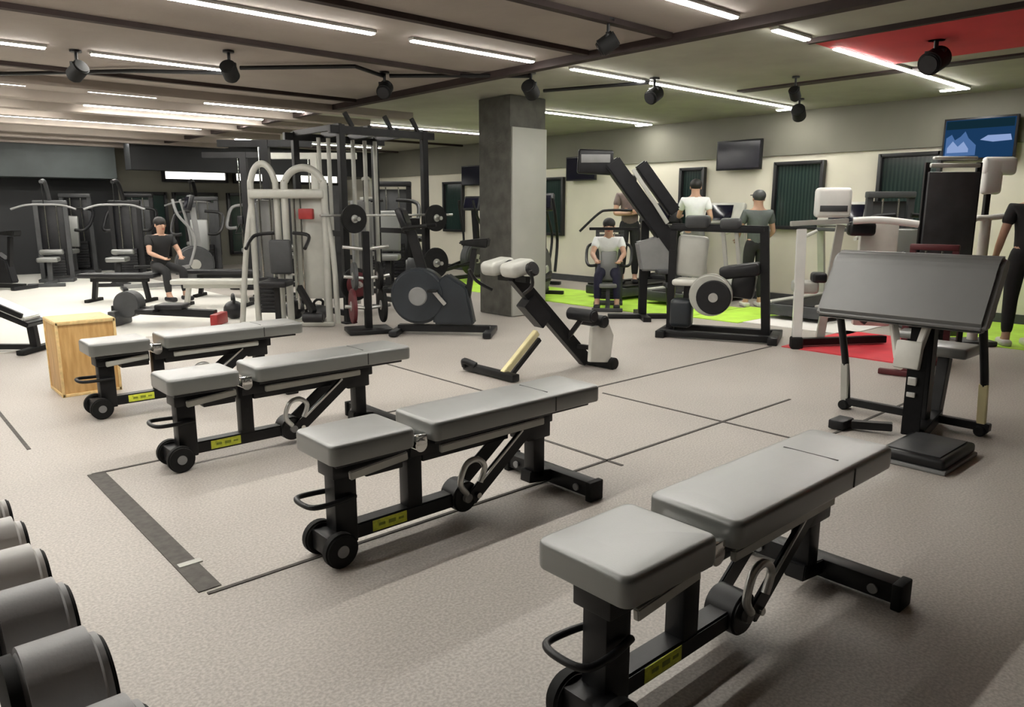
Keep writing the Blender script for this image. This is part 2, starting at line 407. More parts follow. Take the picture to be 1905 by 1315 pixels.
# ------------------------------------------------------------------ adjustable benches
def make_bench(label):
    t = thing('adjustable_bench', label, 'weight bench', (0, 0, 0), 0, 'adjustable benches in a row')
    # seat pad and back pad, crowned and rounded
    def pad(x0, x1, name, z0=.437, z1=.523, w=.32, taper=0):
        bb = B(); rc, re = .035, .018
        L = x1 - x0; cx = (x0 + x1) / 2
        def ring(inset, z):
            pts = []
            hx, hy = L / 2 - inset, w / 2 - inset; rr = max(rc - inset, .004)
            for (sx, sy, a0) in ((1, 1, 0), (-1, 1, 90), (-1, -1, 180), (1, -1, 270)):
                for k in range(7):
                    a = R(a0 + k * 15); pts.append((cx + sx * (hx - rr) + rr * math.cos(a), sy * (hy - rr) + rr * math.sin(a), z))
            return pts
        prof = [(.012, z0), (.003, z0 + .004), (0, z0 + .012), (0, z1 - re)]
        prof += [(re * (1 - math.cos(R(q))), z1 - re + re * math.sin(R(q))) for q in (18, 36, 54, 72, 90)]
        prof += [(.05, z1 + .003), (.10, z1 + .005)]
        prev = None
        for (ins, z) in prof:
            cur = [bb.bm.verts.new(p) for p in ring(ins, z)]
            if prev:
                nn = len(cur)
                for k in range(nn): bb.bm.faces.new((prev[k], prev[(k + 1) % nn], cur[(k + 1) % nn], cur[k]))
            else: bb.bm.faces.new(list(reversed(cur)))
            prev = cur
        bb.bm.faces.new(prev)
        return bb.build(name, 'pad', t)
    sp = pad(0, .385, 'seat')
    bp = pad(.475, 1.515, 'backrest')
    B().box((1.19, 0, .5270), (.006, .20, .003), bev=0).box((1.19, -.1605, .48), (.006, .003, .07), bev=0).build('seam', 'padseam', bp)
    B().box((.20, 0, .428), (.33, .25, .018), bev=.003).build('backing_board', 'blackp', sp)
    B().box((.98, 0, .428), (.96, .25, .018), bev=.003).build('backing_board', 'blackp', bp)
    # light strips along the pad carriers
    for s in (-1, 1):
        B().bar((.10, s * .105, .370), (.37, s * .105, .395), .02, .036).build('carrier_rail', 'silver', t)
        B().bar((.54, s * .105, .385), (1.16, s * .105, .392), .02, .036).build('carrier_rail', 'silver', t)
    B().box((.22, 0, .385), (.34, .13, .07), bev=.006).box((.30, 0, .345), (.18, .09, .05), bev=.006).build('seat_beam', 'black', t)
    B().box((.86, 0, .385), (.86, .08, .075), bev=.006).box((.75, 0, .345), (.5, .06, .06), bev=.006).build('main_beam', 'black', t)
    # columns and base
    B().box((.115, 0, .235), (.10, .085, .36), bev=.006).build('front_column', 'black', t)
    B().box((.455, 0, .24), (.075, .07, .34), bev=.006).build('middle_column', 'black', t)
    B().bar((.08, 0, .095), (.74, 0, .095), .075, .065, .006).build('lower_beam', 'black', t)
    st = B().box((.32, -.0385, .097), (.17, .003, .048), bev=.001).build('sticker', 'lime', t)
    B().box((.28, -.0405, .098), (.03, .0015, .012), bev=0).box((.33, -.0405, .098), (.035, .0015, .016), bev=0).box((.375, -.0405, .098), (.025, .0015, .010), bev=0).build('sticker_print', 'olive', st)
    B().box((.05, -.012, .08), (.085, .14, .085), bev=.006).build('front_foot', 'black', t)
    for s in (-1, 1):
        w = B().cyl((.05, s * .065 - .012, .072), (.05, s * .108 - .012, .072), .072, seg=28, bev=.008).build('wheel', 'rubber', t)
        B().cyl((.05, s * .108 - .012, .072), (.05, s * .113 - .012, .072), .025, seg=18).build('hub', 'grey', w)
    # handle loop
    B().tube([(.15, -.055, .26), (.05, -.075, .262), (-.04, -.07, .265), (-.06, 0, .266), (-.04, .07, .265), (.05, .075, .262), (.15, .055, .26)], .011, 10).build('carry_handle', 'black', t)
    # pivot gear and struts
    g = B().cyl((.72, -.055, .10), (.72, .055, .10), .072, seg=28, bev=.008).build('pivot_disc', 'black', t)
    B().cyl((.72, -.075, .10), (.72, .075, .10), .022, seg=16).build('pivot_bolt', 'grey', g)
    for s in (-1, 1):
        B().bar((.74, s * .065, .09), (1.12, s * .065, .375), .014, .075, .004).build('strut', 'black', t)
    B().bar((.79, -.078, .165), (1.05, -.078, .360), .008, .012, .002).build('strut_slot', 'steel', t)
    B().cyl((.77, -.09, .105), (.77, -.072, .105), .014, seg=14).build('strut_bolt', 'chrome', t)
    # adjusting grip
    B().tube([(.70, -.085, .13), (.66, -.09, .19), (.69, -.09, .27), (.755, -.09, .285), (.80, -.09, .24), (.775, -.088, .17)], .014, 10).build('adjusting_grip', 'steel', t)
    # hinge
    B().cyl((.43, -.13, .43), (.43, .13, .43), .030, seg=20, bev=.004).box((.43, -.115, .45), (.06, .03, .05), bev=.006).build('hinge', 'chrome', t)
    # rear post and foot
    B().box((1.20, 0, .235), (.075, .075, .34), bev=.006).box((1.17, 0, .35), (.16, .13, .13), bev=.008).build('rear_column', 'black', t)
    B().bar((1.14, 0, .085), (1.33, 0, .06), .075, .06).build('rear_link', 'black', t)
    rf = B().box((1.32, 0, .058), (.075, .62, .075), bev=.006).build('rear_foot', 'black', t)
    for s in (-1, 1):
        B().box((1.32, s * .30, .05), (.095, .035, .10), bev=.006).build('rubber_cap', 'rubber', rf)
        B().cyl((1.27, s * .22, .055), (1.278, s * .22, .055), .018, seg=14).build('foot_bolt', 'grey', rf)
    return t
BL = ['nearest grey padded adjustable bench, partly cut off by the bottom edge', 'second nearest grey adjustable bench, in the middle of the floor',
      'third grey adjustable bench, between the middle bench and the farthest one', 'farthest grey adjustable bench, in front of the wooden box']
pos = [(1.305, 1.205, 0), (1.275, 2.60, 0), (1.175, 4.15, 0), (1.13, 5.58, 0)]
bench0 = make_bench(BL[0]); bench0.location = pos[0]
for i in (1, 2, 3):
    b = copy_tree(bench0); b.location = pos[i]; b['label'] = BL[i]
bench0.scale = (1.03, 1.03, 1.0)

# ------------------------------------------------------------------ preacher curl bench
def preacher():
    t = thing('preacher_curl_bench', 'preacher curl bench with a wide sloping grey arm pad, right of the near bench', 'preacher bench', (4.90, 1.79, 0))
    # arm pad: side profile in X-Z, extruded along Y
    prof = [(-.17, .705), (-.195, .715), (-.205, .745), (-.03, 1.04), (-.015, 1.075), (.01, 1.105), (.04, 1.125), (.075, 1.135), (.11, 1.125), (.13, 1.095), (.125, 1.05), (-.06, .76), (-.10, .715)]
    pd = B().prism(prof, 'y', -.49, .49, .022).build('arm_pad', 'padp', t)
    B().prism([(-.03, .78), (.13, 1.03), (.155, 1.01), (0, .76)], 'y', -.43, .43).build('backing_board', 'blackp', pd)
    for s in (-1, 1):
        B().bar((.02, s * .44, .78), (.10, s * .44, .98), .05, .05).build('bar_rest', 'black', t)
    B().box((-.1, -.23, .86), (.02, .02, .02), bev=.004).build('rivet', 'dark', pd)
    # posts
    B().bar((-.20, -.16, .05), (-.03, -.10, .80), .10, .11).build('main_post', 'black', t)
    B().bar((.08, -.12, .05), (.06, -.12, .86), .08, .08).build('rear_post', 'black', t)
    B().box((-.155, -.09, .53), (.05, .15, .17), (0, .2, 0), .012).bar((-.15, -.03, .50), (-.08, .05, .74), .04, .04).bar((-.15, -.14, .56), (-.08, -.16, .74), .04, .04).build('height_bracket', 'offwhite', t)
    B().box((-.19, -.14, .38), (.02, .05, .05), bev=.004).build('height_scale', 'steel', t)
    B().box((-.205, -.145, .30), (.02, .05, .03), bev=.004).build('height_pin', 'steel', t)
    # base plate with treads
    b = B().box((-.42, -.34, .05), (.50, .34, .06), bev=.02, seg=3).build('base_plate', 'black', t)
    B().box((-.42, -.34, .083), (.42, .27, .008), bev=.003).build('tread', 'dark', b)
    B().box((-.42, -.34, .012), (.52, .36, .022), bev=.006).build('plate_edge', 'grey', b)
    B().bar((-.2, -.20, .06), (.40, -.10, .06), .08, .07).build('base_beam', 'black', t)
    # side legs and their feet
    for s, m in ((-1, 'cream'), (1, 'dark')):
        y = s * .46 if s > 0 else -.40
        B().tube([(.05, y, .80), (.14, y, .60), (.26, y, .30), (.30, y * .98, .045)], .024, 12).build('side_leg', 'black', t)
        B().bar((.24, y, .34), (.285, y, .06), .05, .03).build('leg_cover', 'cream' if s < 0 else 'silver', t)
        B().cyl((.25, y, .034), (.35, y, .034), .034, seg=18, bev=.006).build('foot', 'rubber', t)
    B().bar((.29, -.45, .06), (.29, .45, .06), .05, .05).build('rear_crossbar', 'black', t)
    # floor stub toward the benches
    B().bar((-.18, .20, .035), (-.10, -.02, .05), .06, .05).box((-.20, .26, .035), (.16, .10, .06), bev=.01).build('front_foot', 'black', t)
    # seat on the far side
    B().bar((.38, -.1, .06), (.46, -.1, .44), .07, .07).build('seat_post', 'black', t)
    B().box((.52, -.1, .48), (.30, .30, .07), bev=.02, seg=3).build('seat', 'pad', t)
preacher()

# ------------------------------------------------------------------ back extension bench
def back_ext():
    t = thing('back_extension_bench', 'angled back extension bench with two pale hip pads, left of centre behind the benches', 'hyperextension bench', (3.98, 4.70, 0))
    B().box((0, .03, .04), (.08, .66, .06), bev=.01).build('front_foot', 'black', t)
    B().tube([(-.03, .34, .05), (-.06, .30, .10), (-.02, .2, .07)], .03, 10).build('foot_roller', 'black', t)
    B().bar((0, -.14, .05), (.38, -.14, .36), .05, .055).build('front_strut', 'cream', t)
    B().bar((.02, -.20, .03), (.36, -.20, .31), .03, .04).build('strut_shadow_side', 'black', t)
    B().bar((.92, -.22, .05), (.17, -.08, .85), .09, .11).build('inclined_beam', 'black', t)
    B().bar((.28, -.10, .64), (.48, -.12, .44), .13, .14).build('sliding_sleeve', 'blackp', t)
    B().box((1.0, -.28, .04), (.08, .40, .07), bev=.01).build('rear_foot', 'black', t)
    B().cyl((1.0, -.50, .05), (1.0, -.44, .05), .055, seg=20, bev=.008).build('wheel', 'rubber', t)
    B().bar((.17, .10, .83), (.17, -.26, .83), .05, .05).build('pad_carrier', 'black', t)
    for y in (.11, -.14):
        B().box((.16, y, .92), (.26, .20, .12), (0, -.18, 0), .045, 4).build('hip_pad', 'silver', t)
    for y in (-.02, -.29):
        B().cyl((.16, y, .91), (.16, y - .05, .93), .06, seg=16, bev=.01).build('pad_end', 'black', t)
    B().bar((.78, -.14, .20), (.84, -.42, .20), .04, .04).build('footplate_arm', 'black', t)
    B().prism([(.72, .10), (.98, .06), (1.02, .30), (.95, .42), (.74, .40)], 'y', -.46, -.42, .004).build('footplate', 'offwhite', t)
    for z, x in ((.50, .72), (.44, .86)):
        B().cyl((x, -.20, z), (x, -.50, z), .055, seg=18, bev=.012).build('ankle_roller', 'blackp', t)
    B().bar((.70, -.2, .28), (.76, -.35, .50), .04, .04).build('roller_post', 'black', t)
    B().tube([(.12, .14, .72), (.0, .20, .80), (-.08, .20, .90)], .015, 8).build('hand_grip', 'black', t)
    B().tube([(.12, -.26, .72), (.10, -.38, .80), (.06, -.40, .92)], .015, 8).build('hand_grip', 'black', t)
back_ext()

# ------------------------------------------------------------------ plyometric box
def plyo():
    t = thing('plyo_box', 'yellow plywood jump box behind the farthest bench', 'plyometric box', (1.31, 6.52, 0), 0)
    t.scale = (.86, .9, 1)
    B().box((0, 0, .285), (.46, .46, .55), bev=.004).build('body', 'wood', t)
    e = B()
    for sx in (-1, 1):
        for sy in (-1, 1): e.box((sx * .228, sy * .228, .285), (.022, .022, .57), bev=.002)
    for z in (.012, .558):
        for s in (-1, 1):
            e.box((0, s * .23, z), (.47, .018, .022), bev=.002); e.box((s * .23, 0, z), (.018, .47, .022), bev=.002)
    e.build('edge_strips', 'woodend', t)
    B().box((0, 0, .568), (.47, .47, .012), bev=.002).build('top', 'woodend', t)
plyo()

# ------------------------------------------------------------------ dumbbells and their rack, lower left
def make_dumbbell(r, L, light):
    t = thing('dumbbell', 'grey dumbbell', 'dumbbell', (0, 0, 0), 0, 'round grey dumbbells along the rack at the lower left')
    B().cyl((-.09, 0, 0), (.09, 0, 0), .017, seg=16).build('handle', 'chrome', t)
    for s in (-1, 1):
        h = B().cyl((s * .075, 0, 0), (s * (.075 + L), 0, 0), r, seg=40, bev=.012).build('head', light, t)
        B().cyl((s * (.068), 0, 0), (s * .082, 0, 0), r * .93, seg=36).build('inner_ring', 'rubber', h)
        B().cyl((s * (.073 + L), 0, 0), (s * (.081 + L), 0, 0), r * .80, seg=36, bev=.003).build('end_cap', 'rubber', h)
    return t
DB = [(.62, 'nearest dumbbell, at the bottom left corner', .085, 'dumb'), (.82, 'second dumbbell from the bottom corner of the rack', .085, 'dumb'),
      (1.02, 'third dumbbell of the rack, large round grey head', .082, 'dumb'), (1.22, 'fourth dumbbell of the rack, counted away from the camera', .078, 'dumb'),
      (1.41, 'fifth dumbbell of the rack, lighter grey and half cut off by the left edge', .072, 'dumbl'), (1.60, 'sixth dumbbell of the rack, pale head at the left edge', .066, 'dumbl'),
      (1.78, 'farthest dumbbell of the rack showing at the left edge', .060, 'dumbl')]
RX = .047
for (y, lab, r, mm) in DB:
    d = make_dumbbell(r, .10, mm); d.location = (RX - .035, y, .70 + r); d['label'] = lab
def rack():
    t = thing('dumbbell_rack', 'black dumbbell rack under the round grey dumbbells at the lower left', 'dumbbell rack', (RX - .035, 1.1, 0))
    for s in (-1, 1):
        B().bar((s * .10, -.75, .685), (s * .10, .85, .685), .03, .03).build('saddle_rail', 'black', t)
    for y in (-.70, .80):
        B().bar((0, y, .0), (0, y, .67), .06, .06).box((0, y, .02), (.30, .06, .04), bev=.004).box((0, y, .66), (.25, .05, .03), bev=.004).build('leg', 'black', t)
rack()

# ------------------------------------------------------------------ gym machines: generic families
def spin_bike(loc, rz, lab, shell='darkblue', group='exercise bikes', name='exercise_bike', s=1.0):
    t = thing(name, lab, 'exercise bike', loc, rz, group)
    t.scale = (s, s, s)
    for y in (-.50, .50): B().box((0, y, .04), (.54, .09, .06), bev=.012).build('foot', 'blackp', t)
    B().bar((0, -.5, .07), (0, .5, .07), .10, .07).build('base_beam', 'black', t)
    b = B().cyl((-.10, .26, .42), (.10, .26, .42), .30, seg=40, bev=.03).build('flywheel_cover', shell, t)
    B().cyl((-.115, .26, .42), (.115, .26, .42), .10, seg=24, bev=.01).build('hub_cap', 'grey', b)
    B().prism([(-.34, .12), (.10, .12), (.16, .50), (-.05, .66), (-.26, .52)], 'x', -.09, .09, .02).build('body_shell', shell, t)
    B().bar((0, -.26, .40), (0, -.34, .92), .055, .08).build('seat_post', 'black', t)
    B().prism([(-.48, .93), (-.20, .96), (-.18, 1.0), (-.34, 1.02), (-.50, 1.03)], 'x', -.10, .10, .015).build('seat', 'rubber', t)
    B().bar((0, .20, .60), (0, .34, 1.10), .06, .10).build('handlebar_post', 'black', t)
    B().tube([(-.24, .12, 1.16), (-.24, .34, 1.14), (0, .40, 1.10), (.24, .34, 1.14), (.24, .12, 1.16)], .02, 10).build('handlebar', 'rubber', t)
    c = B().box((0, .42, 1.24), (.28, .06, .20), (-.35, 0, 0), .012).build('console', 'blackp', t)
    B().box((0, .386, 1.252), (.22, .004, .14), (-.35, 0, 0), 0).build('display', 'screen_dark', c)
    for sx in (-1, 1):
        a = B().bar((sx * .13, -.04, .34), (sx * .13, .08, .20 if sx > 0 else .48), .02, .04).build('crank', 'steel', t)
        B().box((sx * .19, .08, .19 if sx > 0 else .49), (.10, .10, .025), bev=.006).build('pedal', 'rubber', a)
    return t

def treadmill(loc, rz, lab, body='silver', group='treadmills facing the wall'):
    t = thing('treadmill', lab, 'treadmill', loc, rz, group)
    d = B().box((0, 0, .13), (.80, 1.75, .14), bev=.02).build('deck', 'dark', t)
    B().box((0, -.05, .203), (.52, 1.55, .012), bev=.004).build('running_belt', 'rubber', d)
    for s in (-1, 1):
        B().box((s * .34, 0, .215), (.12, 1.66, .03), bev=.01).build('side_rail', body, d)
        B().bar((s * .37, .70, .20), (s * .37, .50, 1.22), .06, .09).build('upright', body, t)
        B().tube([(s * .37, .52, 1.12), (s * .36, .30, 1.08), (s * .35, -.02, 1.02)], .025, 10).build('handrail', 'offwhite' if body != 'black' else 'black', t)
    B().box((0, .86, .20), (.72, .36, .22), bev=.05, seg=3).build('motor_cover', body, t)
    c = B().box((0, .50, 1.32), (.80, .10, .34), (-.3, 0, 0), .03, 3).build('console', body, t)
    B().box((0, .442, 1.34), (.46, .01, .24), (-.3, 0, 0), .003).build('display', 'screen_dark', c)
    B().box((0, .42, 1.12), (.74, .10, .05), bev=.012).build('crossbar', 'dark', t)
    return t

def elliptical(loc, rz, lab, body='black', group='cross trainers', s=1.0):
    t = thing('cross_trainer', lab, 'cross trainer', loc, rz, group)
    t.scale = (s, s, s)
    for y in (-.75, .75): B().box((0, y, .04), (.60, .08, .06), bev=.012).build('foot', 'blackp', t)
    B().bar((0, -.75, .08), (0, .75, .08), .10, .07).build('base_beam', body, t)
    b = B().cyl((-.10, .42, .42), (.10, .42, .42), .33, seg=36, bev=.03).build('flywheel_cover', 'dark', t)
    B().cyl((-.112, .42, .42), (.112, .42, .42), .09, seg=20).build('hub_cap', 'silver', b)
    B().bar((0, .55, .3), (0, .45, 1.42), .08, .12).build('mast', body, t)
    c = B().box((0, .40, 1.50), (.42, .08, .28), (-.3, 0, 0), .02).build('console', 'blackp', t)
    B().box((0, .352, 1.51), (.34, .006, .2), (-.3, 0, 0), 0).build('display', 'screen_dark', c)
    for sx in (-1, 1):
        B().bar((sx * .20, .40 - sx * .1, .40), (sx * .20, -.62, .22 + sx * .05), .05, .06).build('pedal_arm', body, t)
        B().box((sx * .20, -.25 + sx * .12, .36 - sx * .03), (.16, .36, .05), bev=.012).build('footplate', 'rubber', t)
        B().tube([(sx * .27, .36 - sx * .06, .42), (sx * .27, .42, .90), (sx * .30, .26 - sx * .10, 1.30), (sx * .27, .20 - sx * .10, 1.56)], .024, 10).build('swing_arm', body, t)
    return t

def stack_machine(loc, rz, lab, frame='black', shroud='dark', kind=0, group='selector weight machines', sc=1.0):
    # weight tower at the back (+y), seat in front
    t = thing('weight_machine', lab, 'weight machine', loc, rz, group)
    t.scale = (sc, sc, sc)
    B().box((0, .55, .04), (.62, .42, .07), bev=.01).bar((0, .5, .05), (0, -.62, .05), .09, .07).box((0, -.62, .04), (.62, .08, .07), bev=.01).build('base_frame', frame, t)
    for s in (-1, 1): B().bar((s * .26, .60, .07), (s * .26, .60, 1.60), .06, .08).build('tower_upright', frame, t)
    B().box((0, .60, 1.60), (.60, .12, .08), bev=.015).build('tower_cap', frame, t)
    B().box((0, .66, .82), (.46, .03, 1.40), bev=.006).build('shroud', shroud, t)
    w = B()
    for k in range(10): w.box((0, .58, .15 + k * .055), (.34, .10, .048), bev=.003)
    w.build('weight_stack', 'blackp', t)
    B().cyl((-.1, .58, .12), (-.1, .58, 1.55), .012).cyl((.1, .58, .12), (.1, .58, 1.55), .012).build('guide_rods', 'chrome', t)
    B().bar((0, -.20, .08), (0, -.14, .46), .08, .08).build('seat_post', frame, t)
    B().box((0, -.18, .50), (.36, .40, .09), bev=.03, seg=3).build('seat', 'pad', t)
    if kind == 0:
        B().box((0, .10, .88), (.34, .09, .62), (-.12, 0, 0), .03, 3).build('backrest', 'pad', t)
        B().bar((0, .18, .10), (0, .20, 1.2), .08, .08).build('back_post', frame, t)
        for s in (-1, 1):
            B().tube([(s * .10, .25, 1.35), (s * .42, .20, 1.30), (s * .46, -.10, 1.05), (s * .40, -.34, .92), (s * .24, -.34, .92)], .03, 10).build('press_arm', frame if frame != 'dark' else 'black', t)
    else:
        B().box((0, .20, .62), (.42, .16, .10), (-.2, 0, 0), .04, 3).build('thigh_pad', 'pad', t)
        B().tube([(0, .60, 1.62), (0, .30, 1.98), (0, -.05, 1.98)], .04, 10).build('boom', frame, t)
        B().cyl((0, -.05, 1.55), (0, -.05, 1.96), .008).build('cable', 'rubber', t)
        B().tube([(-.55, -.08, 1.46), (-.30, -.05, 1.54), (0, -.05, 1.55), (.30, -.05, 1.54), (.55, -.08, 1.46)], .02, 10).build('pulldown_bar', 'grey', t)
    return t

def flat_bench(loc, rz, lab, pad='pad', frame='black', L=1.15, h=.44):
    t = thing('flat_bench', lab, 'weight bench', loc, rz, 'benches standing on the pale floor')
    B().box((0, 0, h - .035), (L, .28, .07), bev=.02, seg=3).build('seat', pad, t)
    B().bar((-L * .38, 0, h - .10), (L * .38, 0, h - .10), .07, .06).build('beam', frame, t)
    for s in (-1, 1):
        l = B().bar((s * L * .36, 0, .05), (s * L * .32, 0, h - .1), .07, .06).build('leg', frame, t)
        B().box((s * L * .37, 0, .03), (.07, .42, .05), bev=.01).build('foot', 'rubber', l)
    return t

def plate(loc, rz, lab, r=.20, m='rubber', tilt=0, w=.04):
    t = thing('weight_plate', lab, 'weight plate', loc, rz, 'weight plates on the black rig')
    b = B().cyl((-w / 2, 0, 0), (w / 2, 0, 0), r, seg=36, bev=.008).build('disc', m, t)
    B().cyl((-w / 2 - .006, 0, 0), (w / 2 + .006, 0, 0), r * .28, seg=20).build('hub', 'steel', b)
    return t

# black power rig
def rig():
    t = thing('power_rig', 'tall black power rig with crossbars left of the column', 'power rack', (5.2, 8.8, 0))
    for x in (-.6, .6):
        for y in (-.6, .6):
            B().bar((x, y, 0), (x, y, 2.38), .08, .08).box((x, y, .01), (.16, .16, .02), bev=.002).build('upright', 'black', t)
    for y in (-.6, .6):
        B().bar((-.75, y, 2.32), (.75, y, 2.32), .07, .09).build('top_crossbar', 'black', t)
    for x in (-.6, -.2, .2, .6): B().bar((x, -.6, 2.36), (x, .6, 2.36), .05, .07).build('top_rail', 'black', t)
    for x, m in ((-.6, 'black'), (.6, 'black')):
        B().bar((x, -.6, 1.1), (x, .6, 1.1), .05, .07).build('side_rail', m, t)
        B().bar((x, -.6, .12), (x, .6, .12), .05, .07).build('side_rail', m, t)
    for x in (-.42, -.28, -.10, .08, .26, .42):
        B().cyl((x, .3, .1), (x, .3, 2.3), .028, seg=14).build('guide_post', 'silver', t)
    B().box((-.18, .36, .95), (.30, .12, 1.5), bev=.01).build('weight_column', 'dark', t)
    B().box((.2, .36, .85), (.26, .12, 1.3), bev=.01).build('weight_column', 'grey', t)
    for x in (-.45, .1, .5):
        B().bar((x, -.62, 2.36), (x - .1, -.62, 2.52), .04, .05).build('pull_up_hook', 'black', t)
    for x, z in ((-.6, 1.28), (.6, 1.28), (-.6, .5), (.6, .7)):
        B().cyl((x, -.64, z), (x, -.95, z), .025, seg=14).build('storage_peg', 'steel', t)
    B().cyl((-.95, -.66, 1.32), (1.0, -.66, 1.32), .014, seg=12).build('bar', 'steel', t)
rig()
for (x, y, z, r, m, lab) in [(4.60, 7.99, .5, .20, 'rubber', 'large black weight plate low on the left post of the rig'), (4.60, 7.93, .5, .15, 'maroon', 'dark red weight plate low on the left post of the rig'),
                        (4.60, 7.97, 1.28, .17, 'rubber', 'black weight plate high on the left post of the rig'), (5.80, 7.97, 1.28, .17, 'rubber', 'black weight plate high on the right post of the rig'),
                        (5.80, 7.99, .7, .20, 'rubber', 'black weight plate low on the right post of the rig')]:
    plate((x, y, z), R(90), lab, r, m)
def plate_tree(loc, lab):
    t = thing('plate_tree', lab, 'weight tree', loc, R(-20), 'weight trees before the black rig')
    B().box((0, 0, .03), (.5, .4, .05), bev=.01).build('base', 'black', t)
    B().bar((0, 0, .04), (0, 0, 1.15), .08, .08).build('post', 'black', t)
    for k, (z, s) in enumerate([(.28, 1), (.28, -1), (.62, 1), (.62, -1), (.95, 1), (.95, -1)]):
        B().cyl((0, 0, z), (s * .26, 0, z + .03), .02, seg=12).build('peg', 'steel', t)
    return t
plate_tree((4.42, 7.42, 0), 'black weight tree in front of the rig, left of the exercise bike')
for (dx, z, r, m, lab) in [(.17, .3, .20, 'rubber', 'large plate on the lowest right peg of the weight tree'), (-.17, .3, .20, 'maroon', 'dark red plate on the lowest left peg of the weight tree'),
                      (.14, .64, .16, 'rubber', 'black plate on the middle right peg of the weight tree'), (-.14, .64, .16, 'dark', 'charcoal plate on the middle left peg of the weight tree')]:
    plate((4.42 + dx * math.cos(R(-20)), 7.42 + dx * math.sin(R(-20)), z + .01), R(-20), lab, r, m)

# silver multi station with arched frames
def arch_machine():
    t = thing('multi_gym', 'large silver multi station machine with two arched frames', 'multi gym', (3.98, 8.52, 0), R(-42))
    t.scale = (.94, .94, .97)
    def arch(x0, x1, z0, zt, y, r):
        xc = (x0 + x1) / 2; hw = (x1 - x0) / 2; pts = [(x0, y, 0.02), (x0, y, z0 * .5), (x0, y, z0)]
        for k in range(1, 8):
            a = PI - k * PI / 8; pts.append((xc + hw * math.cos(a), y, z0 + (zt - z0) * math.sin(a)))
        pts += [(x1, y, z0), (x1, y, z0 * .5), (x1, y, .02)]
        return B().tube(pts, r, 12)
    arch(.02, .52, 1.68, 1.93, 0, .045).build('right_arch', 'silver', t)
    arch(-.42, -.10, 1.66, 1.98, .05, .04).build('left_arch', 'silver', t)
    B().tube([(-.42, .05, 1.5), (-.52, .02, .9), (-.60, -.05, .03)], .035).build('side_tube', 'silver', t)
    B().tube([(.52, 0, 1.5), (.60, 0, .9), (.64, -.05, .03)], .035).build('side_tube', 'silver', t)
    B().box((.05, 0, 1.62), (.95, .14, .11), bev=.03, seg=3).build('crossbeam', 'silver', t)
    B().box((.27, .12, .95), (.42, .04, 1.25), bev=.01).build('shroud', 'silver', t)
    B().box((-.26, .14, .95), (.26, .04, 1.2), bev=.01).build('shroud', 'grey', t)
    B().box((.30, -.06, 1.38), (.18, .10, .13), bev=.015).build('weight_selector', 'red', t)
    for x in (-.32, -.18, .12, .2): B().cyl((x, .05, .2), (x, .05, 1.6), .016, seg=10).build('guide_rod', 'chrome', t)
    w = B()
    for k in range(9): w.box((-.25, .05, .18 + k * .05), (.24, .1, .043), bev=.003)
    w.build('weight_stack', 'blackp', t)
    B().bar((-.05, -.3, .04), (-.05, -.3, .52), .06, .06).build('seat_post', 'black', t)
    B().box((-.05, -.3, .56), (.34, .36, .08), bev=.03, seg=3).build('seat', 'blackp', t)
    B().box((-.05, -.06, .86), (.28, .08, .42), bev=.03, seg=3).build('backrest', 'dark', t)
    for s in (-1, 1):
        B().tube([(s * .12, -.05, 1.15), (s * .34, -.15, 1.12), (s * .36, -.42, .98)], .022).build('press_arm', 'black', t)
    B().bar((.20, -.2, .5), (.44, -.45, .22), .06, .08).build('leg_lever', 'black', t)
    B().cyl((.30, -.45, .16), (.56, -.45, .16), .06, seg=18, bev=.012).build('leg_roller', 'blackp', t)
    B().box((0, -.1, .03), (1.2, .08, .05), bev=.01).bar((-.05, -.5, .03), (-.05, .2, .03), .08, .05).build('base_frame', 'silver', t)
arch_machine()

# the dark wheel-fronted bikes left of the column
spin_bike((4.98, 6.72, 0), R(42), 'dark exercise bike with round flywheel cover, in front of the column', 'darkblue', s=1.05)
spin_bike((6.5, 9.5, 0), R(140), 'dark exercise bike half hidden behind the nearer one, left of the column', 'dark', s=.95)

# equipment behind the column, by the wall
elliptical((8.0, 8.45, 0), R(-60), 'black cross trainer just right of the column', 'black')
elliptical((9.1, 9.75, 0), R(-70), 'second cross trainer, behind the one beside the column', 'black')
stack_machine((8.1, 7.0, 0), R(-50), 'dark weight machine with seated person, below the white wall section', 'dark', 'grey', 0, sc=.68)

